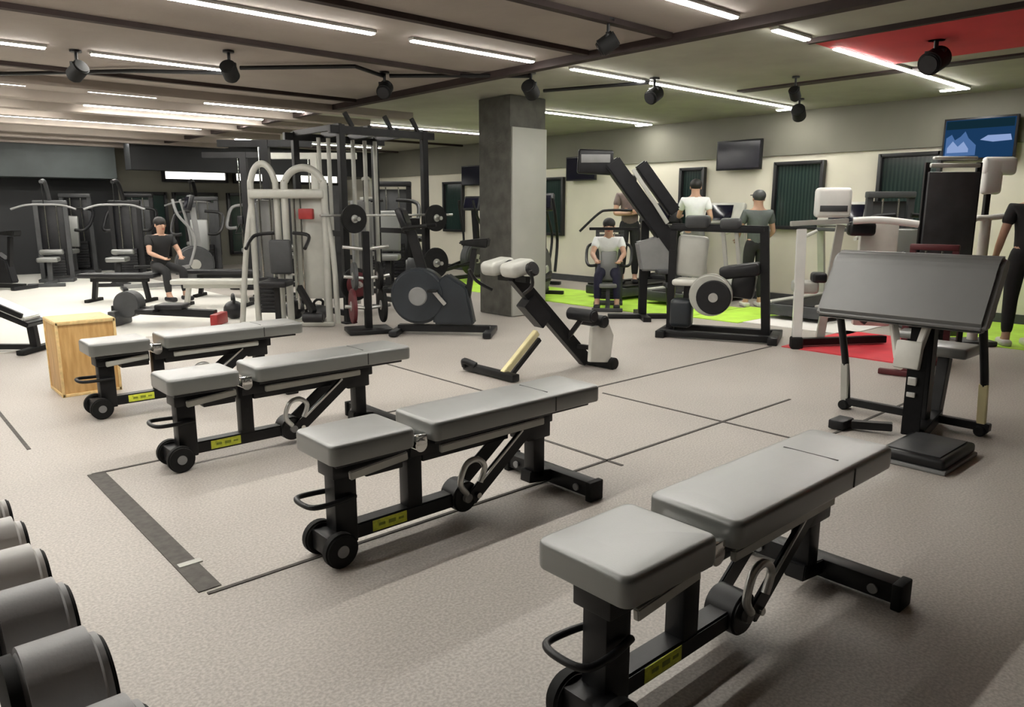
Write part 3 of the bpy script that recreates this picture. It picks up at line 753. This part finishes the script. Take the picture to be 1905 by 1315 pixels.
# tall leaning machine
def climber():
    t = thing('climbing_trainer', 'tall black leaning climber machine with raised screen', 'climber machine', (7.66, 6.02, 0), R(-42))
    # local x runs to the right of the picture, y away from it
    B().box((0, 0, .03), (.9, .10, .06), bev=.01).bar((0, -.35, .03), (0, .45, .03), .10, .06).build('base_frame', 'black', t)
    B().bar((0, .05, .05), (0, .05, 1.25), .09, .10).build('support_post', 'black', t)
    B().bar((.38, .1, .05), (.30, .1, .95), .07, .08).build('rear_leg', 'black', t)
    B().bar((-.46, 0, 1.98), (.44, 0, .80), .22, .20, .02).build('inclined_body', 'blackp', t)
    B().bar((-.20, -.13, 1.88), (.25, -.13, 1.22), .02, .05).build('silver_rail', 'silver', t)
    B().bar((-.10, 0, 1.95), (.36, 0, 1.35), .14, .16, .02).build('upper_guard', 'blackp', t)
    B().box((-.66, -.02, 1.97), (.44, .10, .30), (0, .05, 0), .03, 3).build('screen_housing', 'blackp', t)
    B().box((-.66, -.075, 2.01), (.36, .01, .10), bev=.002).build('display', 'grey', t)
    B().bar((-.62, 0, 1.88), (-.36, 0, 1.86), .05, .06).build('screen_arm', 'black', t)
    B().tube([(-.85, -.15, 1.12), (-.62, -.18, 1.34), (-.50, -.18, 1.38), (-.2, -.15, 1.38)], .016).build('handrail', 'black', t)
    B().bar((-.72, -.05, 1.15), (-.10, -.05, 1.15), .05, .035).build('crossbar', 'black', t)
    for z, x in ((.62, .28), (.45, .38)):
        B().box((x, -.16, z), (.30, .22, .05), bev=.012).build('step', 'dark', t)
    B().prism([(-.05, .62), (.50, .62), (.58, .85), (.30, 1.10), (-.12, .98)], 'y', -.10, .10, .02).build('drive_housing', 'grey', t)
climber()

# plate loaded machine with low rails and round silver guard
def rail_machine():
    t = thing('leg_press_machine', 'low black machine on floor rails with a round silver guard and grey backrest', 'leg press', (6.98, 4.46, 0), R(-66))
    # local x: along its length (left to right in the picture)
    for y in (-.05, .42): B().box((0, y, .05), (1.24, .08, .07), bev=.01).build('floor_rail', 'black', t)
    for x in (-.60, .58): B().box((x, .18, .04), (.10, .66, .08), bev=.01).build('cross_foot', 'black', t)
    B().bar((-.56, .2, .05), (-.56, .2, .95), .07, .08).build('left_upright', 'black', t)
    B().bar((.48, .2, .05), (.40, .2, 1.22), .08, .09).build('right_upright', 'black', t)
    B().bar((-.60, .2, 1.20), (.42, .2, 1.18), .10, .08, .02).build('top_beam', 'blackp', t)
    B().bar((-.56, .2, .90), (-.56, .2, 1.2), .06, .07).build('left_post', 'black', t)
    B().box((-.30, .2, 1.26), (.26, .18, .14), bev=.04, seg=3).build('counterweight', 'dark', t)
    B().box((.05, .2, 1.24), (.22, .16, .12), bev=.04, seg=3).build('counterweight', 'dark', t)
    g = B().cyl((-.10, .00, .48), (-.10, .10, .48), .23, seg=36, bev=.02).build('round_guard', 'silver', t)
    B().cyl((-.06, -.03, .46), (-.06, .01, .46), .185, seg=32, bev=.01).build('guard_plate', 'blackp', g)
    B().cyl((-.06, -.05, .46), (-.06, -.025, .46), .05, seg=20).build('hub', 'steel', g)
    B().box((-.36, .25, .88), (.34, .10, .46), (0, .08, 0), .05, 3).build('backrest', 'silver', t)
    B().box((-.32, .2, .60), (.42, .34, .07), bev=.03, seg=3).build('seat', 'offwhite', t)
    B().bar((-.40, .2, .08), (-.38, .2, .58), .06, .07).build('seat_post', 'black', t)
    B().box((.18, .2, .74), (.42, .30, .14), (0, -.15, 0), .04, 3).build('sled', 'blackp', t)
    B().box((.22, .2, .58), (.24, .24, .26), (0, .1, 0), .03).build('sled_body', 'black', t)
    B().box((-.42, .12, .26), (.24, .20, .32), bev=.05, seg=3).build('motor_shell', 'darkblue', t)
    for x in (.02, .16): B().bar((x, .22, .78), (x - .05, .22, 1.16), .06, .04).build('lever', 'silver', t)
    return t
rail_machine()
def post_machine():
    t = thing('leg_curl_machine', 'white and silver weight machine on red floor mat, left of the preacher bench', 'weight machine', (7.5, 3.55, 0), R(-55))
    B().bar((-.28, -.25, .12), (-.30, -.20, 1.20), .075, .09).build('front_upright', 'white', t)
    B().box((-.28, -.25, .06), (.12, .14, .12), bev=.02).build('front_foot', 'rubber', t)
    B().bar((-.02, .0, .05), (.10, .02, 1.24), .06, .08).build('rear_upright', 'silver', t)
    B().bar((-.28, -.2, .06), (.65, .2, .06), .08, .07).build('base_beam', 'black', t)
    B().bar((-.40, -.15, 1.25), (.15, -.05, 1.28), .06, .05).build('handle_bar', 'silver', t)
    B().tube([(.20, -.05, 1.28), (.45, -.08, 1.29), (.78, -.12, 1.25)], .035, 12).build('white_arm', 'white', t)
    B().box((.30, .05, 1.20), (.26, .16, .14), bev=.04, seg=3).build('arm_pivot', 'blackp', t)
    B().box((0.02, .1, 1.46), (.34, .16, .30), bev=.04, seg=3).build('head_shell', 'white', t)
    B().box((0.02, .015, 1.40), (.26, .01, .06), bev=.002).build('head_slot', 'dark', t)
    B().box((-.22, -.12, .62), (.24, .26, .12), bev=.03, seg=3).build('knee_pad', 'silver', t)
    B().box((-.10, -.16, .72), (.14, .20, .10), bev=.03, seg=3).build('knee_roller', 'blackp', t)
    B().bar((.10, 0, .55), (.42, .05, .25), .07, .06).build('lever', 'dark', t)
    B().box((.50, .2, .75), (.36, .10, 1.1), bev=.02).build('tower', 'offwhite', t)
post_machine()

# cardio machines against the wall
treadmill((9.75, 6.6, 0), R(-90), 'treadmill under the person in the white shirt', 'silver')
treadmill((9.75, 7.75, 0), R(-90), 'treadmill with a person standing on it, beside the leaning machine', 'black')
treadmill((9.7, 4.6, 0), R(-90), 'silver treadmill under the second window', 'silver')
def board():
    t = thing('treadmill_screen', 'tall flat charcoal panel standing behind the preacher bench', 'panel', (8.15, 2.68, 0), R(-42))
    B().box((0, 0, 1.18), (.50, .05, 1.14), bev=.01).build('panel', 'dark', t)
    B().box((0, 0, 1.81), (.48, .06, .04), bev=.01).box((0, 0, 1.88), (.42, .05, .03), bev=.01).build('top_rail', 'silver', t)
    for s in (-1, 1): B().bar((s * .25, .02, .05), (s * .25, .02, 1.84), .035, .05).build('side_post', 'black', t)
    B().box((0, 0, .03), (.62, .42, .05), bev=.01).build('base', 'black', t)
board()
stack_machine((9.35, 3.45, 0), R(-42), 'charcoal weight machine in front of the third window', 'dark', 'dark', 0, sc=.98)
def pale_item(loc, lab, s=1):
    t = thing('machine_arm', lab, 'gym machine', loc, R(-42))
    B().tube([(0, 0, .05), (0, 0, 1.30)], .05, 12, smooth=False).build('post', 'offwhite', t)
    B().box((0, 0, .03), (.36, .30, .05), bev=.01).build('base', 'dark', t)
    B().tube([(-.16, -.02, 1.22), (-.12, -.02, 1.30), (.02, -.02, 1.31), (.45, -.04, 1.36)], .03, 12).build('arm', 'white', t)
    B().box((.02, .02, 1.72), (.20, .08, .36), bev=.05, seg=3).box((.08, .02, 1.82), (.34, .08, .18), bev=.04, seg=3).build('head', 'white', t)
    B().bar((0, .03, 1.28), (0, .03, 1.6), .05, .05).build('neck', 'black', t)
    return t
pale_item((8.72, 2.52, 0), 'white angular machine arm on a pale post at the right edge')
stack_machine((7.0, 2.45, 0), R(-80), 'dark red weight machine partly hidden behind the preacher bench', 'maroon', 'dark', 0, sc=.66)

# ------------------------------------------------------------------ far left machines and benches
stack_machine((3.6, 18.0, 0), R(-30), 'far weight machine with silver arms at the extreme left', 'dark', 'blackp', 0, sc=1.05)
stack_machine((4.6, 17.1, 0), R(-30), 'far dark weight machine, second from the left edge', 'black', 'dark', 0, sc=1.05)
stack_machine((2.9, 16.2, 0), R(-20), 'far pulldown machine cut off by the left edge of the picture', 'dark', 'blackp', 1, sc=.95)
stack_machine((3.9, 15.4, 0), R(-30), 'black pulldown machine before the dark wall, left of the seated person', 'black', 'blackp', 1, sc=.95)
stack_machine((5.9, 17.2, 0), R(-30), 'far dark pulldown machine in front of the change of wall colour', 'black', 'dark', 1, sc=1.0)
stack_machine((6.6, 15.6, 0), R(-35), 'far weight machine under the bright high window strip', 'grey', 'dark', 0, sc=1.1)
stack_machine((7.9, 15.9, 0), R(-40), 'far dark weight machine right of the bright window strip', 'black', 'dark', 0, sc=1.1)
stack_machine((8.0, 13.4, 0), R(-50), 'silver framed pulldown machine behind the multi station', 'silver', 'grey', 1, sc=1.0)
stack_machine((6.5, 13.3, 0), R(-30), 'black pulldown machine behind the pale floor benches', 'black', 'dark', 1, sc=1.08)
stack_machine((5.3, 15.2, 0), R(-30), 'charcoal weight machine behind the cable towers', 'dark', 'dark', 0, sc=1.0)
stack_machine((7.2, 11.3, 0), R(-40), 'black weight machine seen through the posts of the rig', 'black', 'dark', 0, sc=1.15)
elliptical((4.3, 13.9, 0), R(-100), 'far cross trainer with grey frame at the edge of the pale floor', 'grey')
elliptical((9.0, 11.6, 0), R(-80), 'black cross trainer between the rig and the column', 'black')
spin_bike((2.0, 15.8, 0), R(40), 'far black exercise bike at the left edge of the pale floor', 'blackp')
def cable_tower(loc, lab, m='black', h=2.35):
    t = thing('cable_tower', lab, 'cable machine', loc, R(-42), 'cable towers in the far left')
    B().box((0, 0, .04), (.66, .34, .06), bev=.01).build('base', m, t)
    B().bar((0, 0, .05), (0, 0, h), .11, .11).build('upright', m, t)
    B().bar((-.7, 0, h - .05), (.7, 0, h - .05), .08, .10).build('top_beam', m, t)
    B().box((.14, .02, .8), (.14, .2, 1.4), bev=.02).build('weight_column', 'dark', t)
    B().cyl((-.1, 0, .1), (-.1, 0, h - .1), .014, seg=10).build('guide_rod', 'chrome', t)
    p = B().box((-.1, -.04, 1.2), (.10, .12, .16), bev=.02).build('pulley_block', 'blackp', t)
    B().tube([(-.1, -.1, 1.14), (-.18, -.12, .98), (-.02, -.12, .98), (-.1, -.1, 1.14)], .012, 8, smooth=False).build('grip', 'rubber', p)
cable_tower((5.35, 12.9, 0), 'black cable tower on the pale floor, right of the seated person')
cable_tower((6.0, 11.6, 0), 'silver cable tower behind the black rig', 'silver', 2.3)
cable_tower((4.9, 11.0, 0), 'black cable tower just behind the silver multi station', 'black', 2.4)
flat_bench((3.1, 12.4, 0), R(-42), 'flat black bench on the pale floor, left of the seated person', 'blackp')
flat_bench((4.6, 12.0, 0), R(-42), 'flat bench on the pale floor, right of the seated person', 'blackp', 'black', 1.3)
flat_bench((3.98, 10.9, 0), R(-42), 'flat bench with silver frame, nearer on the pale floor', 'silver', 'silver', 1.2, .40)
# long low rower-like bench just behind the farthest adjustable bench
def low_rower():
    t = thing('rowing_machine', 'long low black rowing machine behind the wooden box', 'rowing machine', (2.85, 9.55, 0), R(-42))
    B().bar((-.62, 0, .20), (.62, 0, .14), .12, .09).build('rail', 'black', t)
    B().box((-.55, 0, .10), (.09, .40, .18), bev=.012).build('front_foot', 'dark', t)
    B().box((.66, 0, .08), (.09, .34, .14), bev=.012).build('rear_foot', 'red', t)
    B().box((.10, 0, .235), (.34, .26, .06), bev=.02, seg=3).build('seat', 'blackp', t)
    B().cyl((-.42, -.09, .26), (-.42, .09, .26), .16, seg=28, bev=.012).build('flywheel', 'dark', t)
    B().box((-.15, 0, .19), (.22, .44, .05), bev=.01).build('foot_rest', 'blackp', t)
low_rower()
def kettle(loc, lab, m='blackp', s=1):
    t = thing('kettlebell', lab, 'kettlebell', loc, random.uniform(0, 3), 'kettlebells on the floor before the multi station')
    t.scale = (s, s, s)
    B().ball((0, 0, .105), .11, (1, 1, .95), 20).build('ball', m, t)
    B().tube([(-.06, 0, .17), (-.075, 0, .24), (0, 0, .275), (.075, 0, .24), (.06, 0, .17)], .017, 10).build('handle', 'black', t)
kettle((3.68, 9.5, 0), 'black kettlebell on the pale floor beside the silver machine foot', s=1.15)
kettle((4.25, 8.95, 0), 'dark kettlebell behind the silver multi station, left one of a pair', s=1.2)
kettle((4.42, 8.62, 0), 'charcoal kettlebell behind the silver multi station, right one of a pair', 'dark')
# sled-like bench at the left edge
def edge_bench():
    t = thing('sit_up_bench', 'sloping black and white bench at the left edge, behind the wooden box', 'sit up bench', (1.06, 8.85, 0), R(-42))
    B().bar((-.75, 0, .78), (.40, 0, .28), .30, .05, .01).build('board', 'black', t)
    B().bar((-.75, 0, .83), (.36, 0, .335), .26, .05, .01).build('pad', 'white', t)
    B().bar((.0, -.18, .55), (.38, -.18, .38), .03, .05).build('side_bar', 'black', t)
    B().bar((-.55, 0, .03), (-.45, 0, .62), .07, .07).build('front_leg', 'black', t)
    B().bar((.36, 0, .03), (.34, 0, .30), .07, .07).build('rear_leg', 'black', t)
    B().box((-.55, 0, .03), (.08, .5, .05), bev=.01).build('foot', 'rubber', t)
    B().box((.36, 0, .03), (.08, .5, .05), bev=.01).build('foot', 'rubber', t)
    B().bar((-.55, 0, .05), (.36, 0, .05), .06, .05).build('base_beam', 'black', t)
edge_bench()

# ------------------------------------------------------------------ people
def skin_mesh(name, verts, edges, radii, m, parent, root=0, sub=2):
    me = bpy.data.meshes.new(name + '_cage'); me.from_pydata(verts, edges, [])
    o = bpy.data.objects.new(name, me); col.objects.link(o)
    sk = o.modifiers.new('skin', 'SKIN'); sk.use_smooth_shade = True
    for i, v in enumerate(me.skin_vertices[0].data):
        r = radii[i]; v.radius = r if isinstance(r, tuple) else (r, r)
        v.use_root = (i == root)
    ss = o.modifiers.new('sub', 'SUBSURF'); ss.levels = sub; ss.render_levels = sub
    dg = bpy.context.evaluated_depsgraph_get(); ev = o.evaluated_get(dg)
    nm = bpy.data.meshes.new_from_object(ev); o.modifiers.clear(); o.data = nm; bpy.data.meshes.remove(me)
    nm.materials.clear(); nm.materials.append(M[m])
    for p in nm.polygons: p.use_smooth = True
    o.parent = parent
    return o

def lerp(a, b, t): return tuple(a[i] + (b[i] - a[i]) * t for i in range(3))
def person(loc, rz, label, H, J, top, bottom, shoes='blackp', cap=None):
    # local: faces -y, x to its left side; J gives joints
    t = thing('person', label, 'person', loc, rz)
    s = H / 1.75
    D = dict(pelvis=(0, 0, .95), waist=(0, 0, 1.08), chest=(0, .01, 1.28), neck=(0, .02, 1.47), head=(0, 0, 1.56), crown=(0, 0, 1.68),
             shL=(.18, .01, 1.41), elL=(.25, .02, 1.13), wrL=(.27, -.08, .90), shR=(-.18, .01, 1.41), elR=(-.25, .02, 1.13), wrR=(-.27, -.08, .90),
             hiL=(.09, 0, .91), knL=(.10, -.02, .50), anL=(.11, .02, .09), hiR=(-.09, 0, .91), knR=(-.10, -.02, .50), anR=(-.11, .02, .09))
    D.update(J)
    V, E, Rr = [], [], []
    def add(p, r, par=None):
        V.append(tuple(c * s for c in p)); Rr.append(tuple(x * s for x in r) if isinstance(r, tuple) else r * s)
        if par is not None: E.append((par, len(V) - 1))
        return len(V) - 1
    pe = add(D['pelvis'], (.135, .10)); wa = add(D['waist'], (.12, .09), pe); ch = add(D['chest'], (.14, .10), wa)
    ut = add(lerp(D['chest'], D['neck'], .6), (.10, .075), ch)
    nk = add(D['neck'], .052, ut); hd = add(D['head'], (.070, .082), nk); hm = add(lerp(D['head'], D['crown'], .5), (.078, .092), hd); cw = add(D['crown'], (.058, .066), hm)
    fy = D['head'][1] - .115
    for sd in ('L', 'R'):
        sh = add(D['sh' + sd], .060, ut); mu = add(lerp(D['sh' + sd], D['el' + sd], .5), .048, sh); el = add(D['el' + sd], .040, mu)
        fa = add(lerp(D['el' + sd], D['wr' + sd], .4), .040, el); wr = add(D['wr' + sd], .027, fa)
        d = Vector(D['wr' + sd]) - Vector(D['el' + sd]); d.normalize()
        side = d.cross(Vector((0, 0, 1)) if abs(d.z) < .8 else Vector((0, 1, 0))).normalized()
        nrm = side.cross(d)
        w = Vector(D['wr' + sd]); palm = w + d * .07; pa = add(palm, (.034, .020), wr)
        for k, (off, ln) in enumerate([(-.030, .060), (-.010, .072), (.010, .068), (.030, .052)]):
            b0 = palm + d * .025 + side * off; f1 = add(b0, .010, pa)
            f2 = add(b0 + d * ln * .55 + nrm * .006, .009, f1); add(b0 + d * ln * .8 + nrm * .030, .008, f2)
        t1 = add(w + d * .035 - side * .042, .012, wr); add(w + d * .075 - side * .055 + nrm * .015, .010, t1)
        hi = add(D['hi' + sd], .088, pe); th = add(lerp(D['hi' + sd], D['kn' + sd], .5), .074, hi); kn = add(D['kn' + sd], .055, th)
        ca = add(lerp(D['kn' + sd], D['an' + sd], .35), .054, kn); an = add(D['an' + sd], .036, ca)
        a = D['an' + sd]; he = add((a[0], a[1] + .03, max(a[2] - .05, .035)), .034, an); add((a[0], a[1] - .14, a[2] - .055), (.040, .028), an)
    body = skin_mesh('body', V, E, Rr, 'skin', t, pe)
    # face
    hz, hx = D['head'][2] + .06, D['head'][0]; yy = D['head'][1]
    B().ball((hx * s, (yy - .098) * s, (hz - .02) * s), .016 * s, (1, 1.2, 1.5)).build('nose', 'skin', t)
    for q in (-1, 1): B().ball(((hx + q * .032) * s, (yy - .083) * s, (hz + .012) * s), .011 * s).build('eye', 'hair', t)
    B().box((hx * s, (yy - .086) * s, (hz - .065) * s), (.045 * s, .012 * s, .010 * s), bev=.003).build('mouth', 'red', t)
    for q in (-1, 1): B().ball(((hx + q * .082) * s, (yy + .005) * s, (hz - .005) * s), .022 * s, (.5, 1, 1.4)).build('ear', 'skin', t)
    hb = B().ball((hx * s, (yy + .018) * s, (hz + .045) * s), .104 * s, (.92, 1.0, .86), 20)
    if cap: hb.box((hx * s, (yy - .12) * s, (hz + .055) * s), (.14 * s, .12 * s, .014 * s), bev=.005)
    hb.build('cap' if cap else 'hair', cap or 'hair', t)
    # clothes follow the body
    def cloth(name, chain, m):
        v, ee, rr = [], [], []
        def a2(p, r, par=None):
            v.append(tuple(c * s for c in p)); rr.append(tuple(x * s for x in r) if isinstance(r, tuple) else r * s)
            if par is not None: ee.append((par, len(v) - 1))
            return len(v) - 1
        chain(a2); skin_mesh(name, v, ee, rr, m, t, 0)
    def shirt(a2):
        p = a2(lerp(D['pelvis'], D['waist'], -.45), (.150, .118)); w_ = a2(D['waist'], (.142, .120), p); c = a2(D['chest'], (.166, .136), w_)
        u = a2(lerp(D['chest'], D['neck'], .6), (.126, .108), c); a2(lerp(D['chest'], D['neck'], .88), .070, u)
        for sd in ('L', 'R'):
            sh = a2(D['sh' + sd], .074, u); a2(lerp(D['sh' + sd], D['el' + sd], .62), .064, sh)
    def pants(a2):
        p = a2(D['pelvis'], (.145, .112)); a2(lerp(D['pelvis'], D['waist'], .9), (.134, .102), p)
        for sd in ('L', 'R'):
            h = a2(D['hi' + sd], .102, p); th = a2(lerp(D['hi' + sd], D['kn' + sd], .5), .090, h); k = a2(D['kn' + sd], .072, th)
            c = a2(lerp(D['kn' + sd], D['an' + sd], .4), .068, k); a2(lerp(D['kn' + sd], D['an' + sd], .92), .052, c)
    cloth('shirt', shirt, top); cloth('trousers', pants, bottom)
    for sd in ('L', 'R'):
        a = D['an' + sd]
        B().box((a[0] * s, (a[1] - .055) * s, (a[2] - .05) * s), (.10 * s, .27 * s, .075 * s), bev=.03 * s, seg=3).build('shoe', shoes, t)
    return t
# standing by the wall, back to the camera
person((9.75, 5.68, 0), R(140), 'person in grey t-shirt and dark cap standing with back turned, under the middle window', 1.66,
       dict(elL=(.26, -.02, 1.14), wrL=(.22, -.20, 1.02), elR=(-.26, -.02, 1.14), wrR=(-.22, -.20, 1.02)), 'greytee', 'trousers', 'offwhite', 'dark')
person((9.55, 6.6, .21), R(130), 'person in white t-shirt with dark hair walking on a treadmill', 1.62,
       dict(elL=(.24, -.10, 1.16), wrL=(.20, -.30, 1.16), elR=(-.25, .08, 1.14), wrR=(-.23, -.16, 1.05), knL=(.10, -.14, .52), anL=(.10, -.10, .09), anR=(-.10, .16, .09)), 'tee', 'shorts')
person((9.45, 7.75, .21), R(-45), 'person in brown-grey top with folded arms, facing the room beside the leaning machine', 1.72,
       dict(elL=(.25, -.06, 1.13), wrL=(.02, -.20, 1.17), elR=(-.25, -.06, 1.13), wrR=(-.02, -.17, 1.13)), 'browntee', 'trousers')
# seated on the small machine, seen behind the back extension bench
person((8.18, 7.08, -.32), R(-50), 'seated person in a pale top and navy trousers bending forward, above the lime floor strip', 1.62,
       dict(pelvis=(0, .18, .95), waist=(0, .14, 1.08), chest=(0, .05, 1.27), neck=(0, -.02, 1.44), head=(0, -.06, 1.53), crown=(0, -.06, 1.65),
            shL=(.18, .0, 1.38), shR=(-.18, .0, 1.38), elL=(.24, -.18, 1.18), wrL=(.18, -.38, 1.10), elR=(-.24, -.18, 1.18), wrR=(-.18, -.38, 1.10),
            hiL=(.09, .12, .92), hiR=(-.09, .12, .92), knL=(.14, -.30, .84), knR=(-.14, -.30, .84), anL=(.15, -.32, .45), anR=(-.15, -.32, .45)), 'tee', 'navy')
# far left, on the pale floor
person((3.72, 12.3, -.26), R(10), 'person in black sitting on a bench on the pale floor, far left', 1.66,
       dict(pelvis=(0, .10, .82), waist=(0, .10, .95), chest=(0, .06, 1.16), neck=(0, .02, 1.34), head=(0, 0, 1.43), crown=(0, 0, 1.55),
            shL=(.18, .06, 1.28), shR=(-.18, .06, 1.28), elL=(.25, -.06, 1.05), wrL=(.16, -.26, .98), elR=(-.25, -.06, 1.05), wrR=(-.16, -.26, .98),
            hiL=(.09, .06, .80), hiR=(-.09, .06, .80), knL=(.14, -.34, .76), knR=(-.14, -.34, .76), anL=(.14, -.36, .37), anR=(-.14, -.36, .37)), 'trousers', 'trousers')
person((8.93, 2.17, 0), R(120), 'person dressed in black cut off by the right edge of the picture', 1.74,
       dict(), 'trousers', 'trousers', 'offwhite')

# ------------------------------------------------------------------ world, camera, view
w = bpy.data.worlds.new('room_world'); bpy.context.scene.world = w; w.use_nodes = True
w.node_tree.nodes['Background'].inputs[0].default_value = (.9, .95, 1, 1)
w.node_tree.nodes['Background'].inputs[1].default_value = .3

cam = bpy.data.cameras.new('camera'); co = bpy.data.objects.new('camera', cam); col.objects.link(co)
cam.sensor_width = 36; cam.lens = 36 * 1385 / 1905; cam.clip_start = .02; cam.clip_end = 100
co.location = (0, 0, 1.4); co.rotation_euler = (R(90 - 11.01), 0, R(48.2 - 90))
sc = bpy.context.scene; sc.camera = co
sc.view_settings.view_transform = 'Standard'; sc.view_settings.look = 'None'
sc.view_settings.exposure = 0.0; sc.view_settings.gamma = 1; sc.view_settings.use_curve_mapping = False
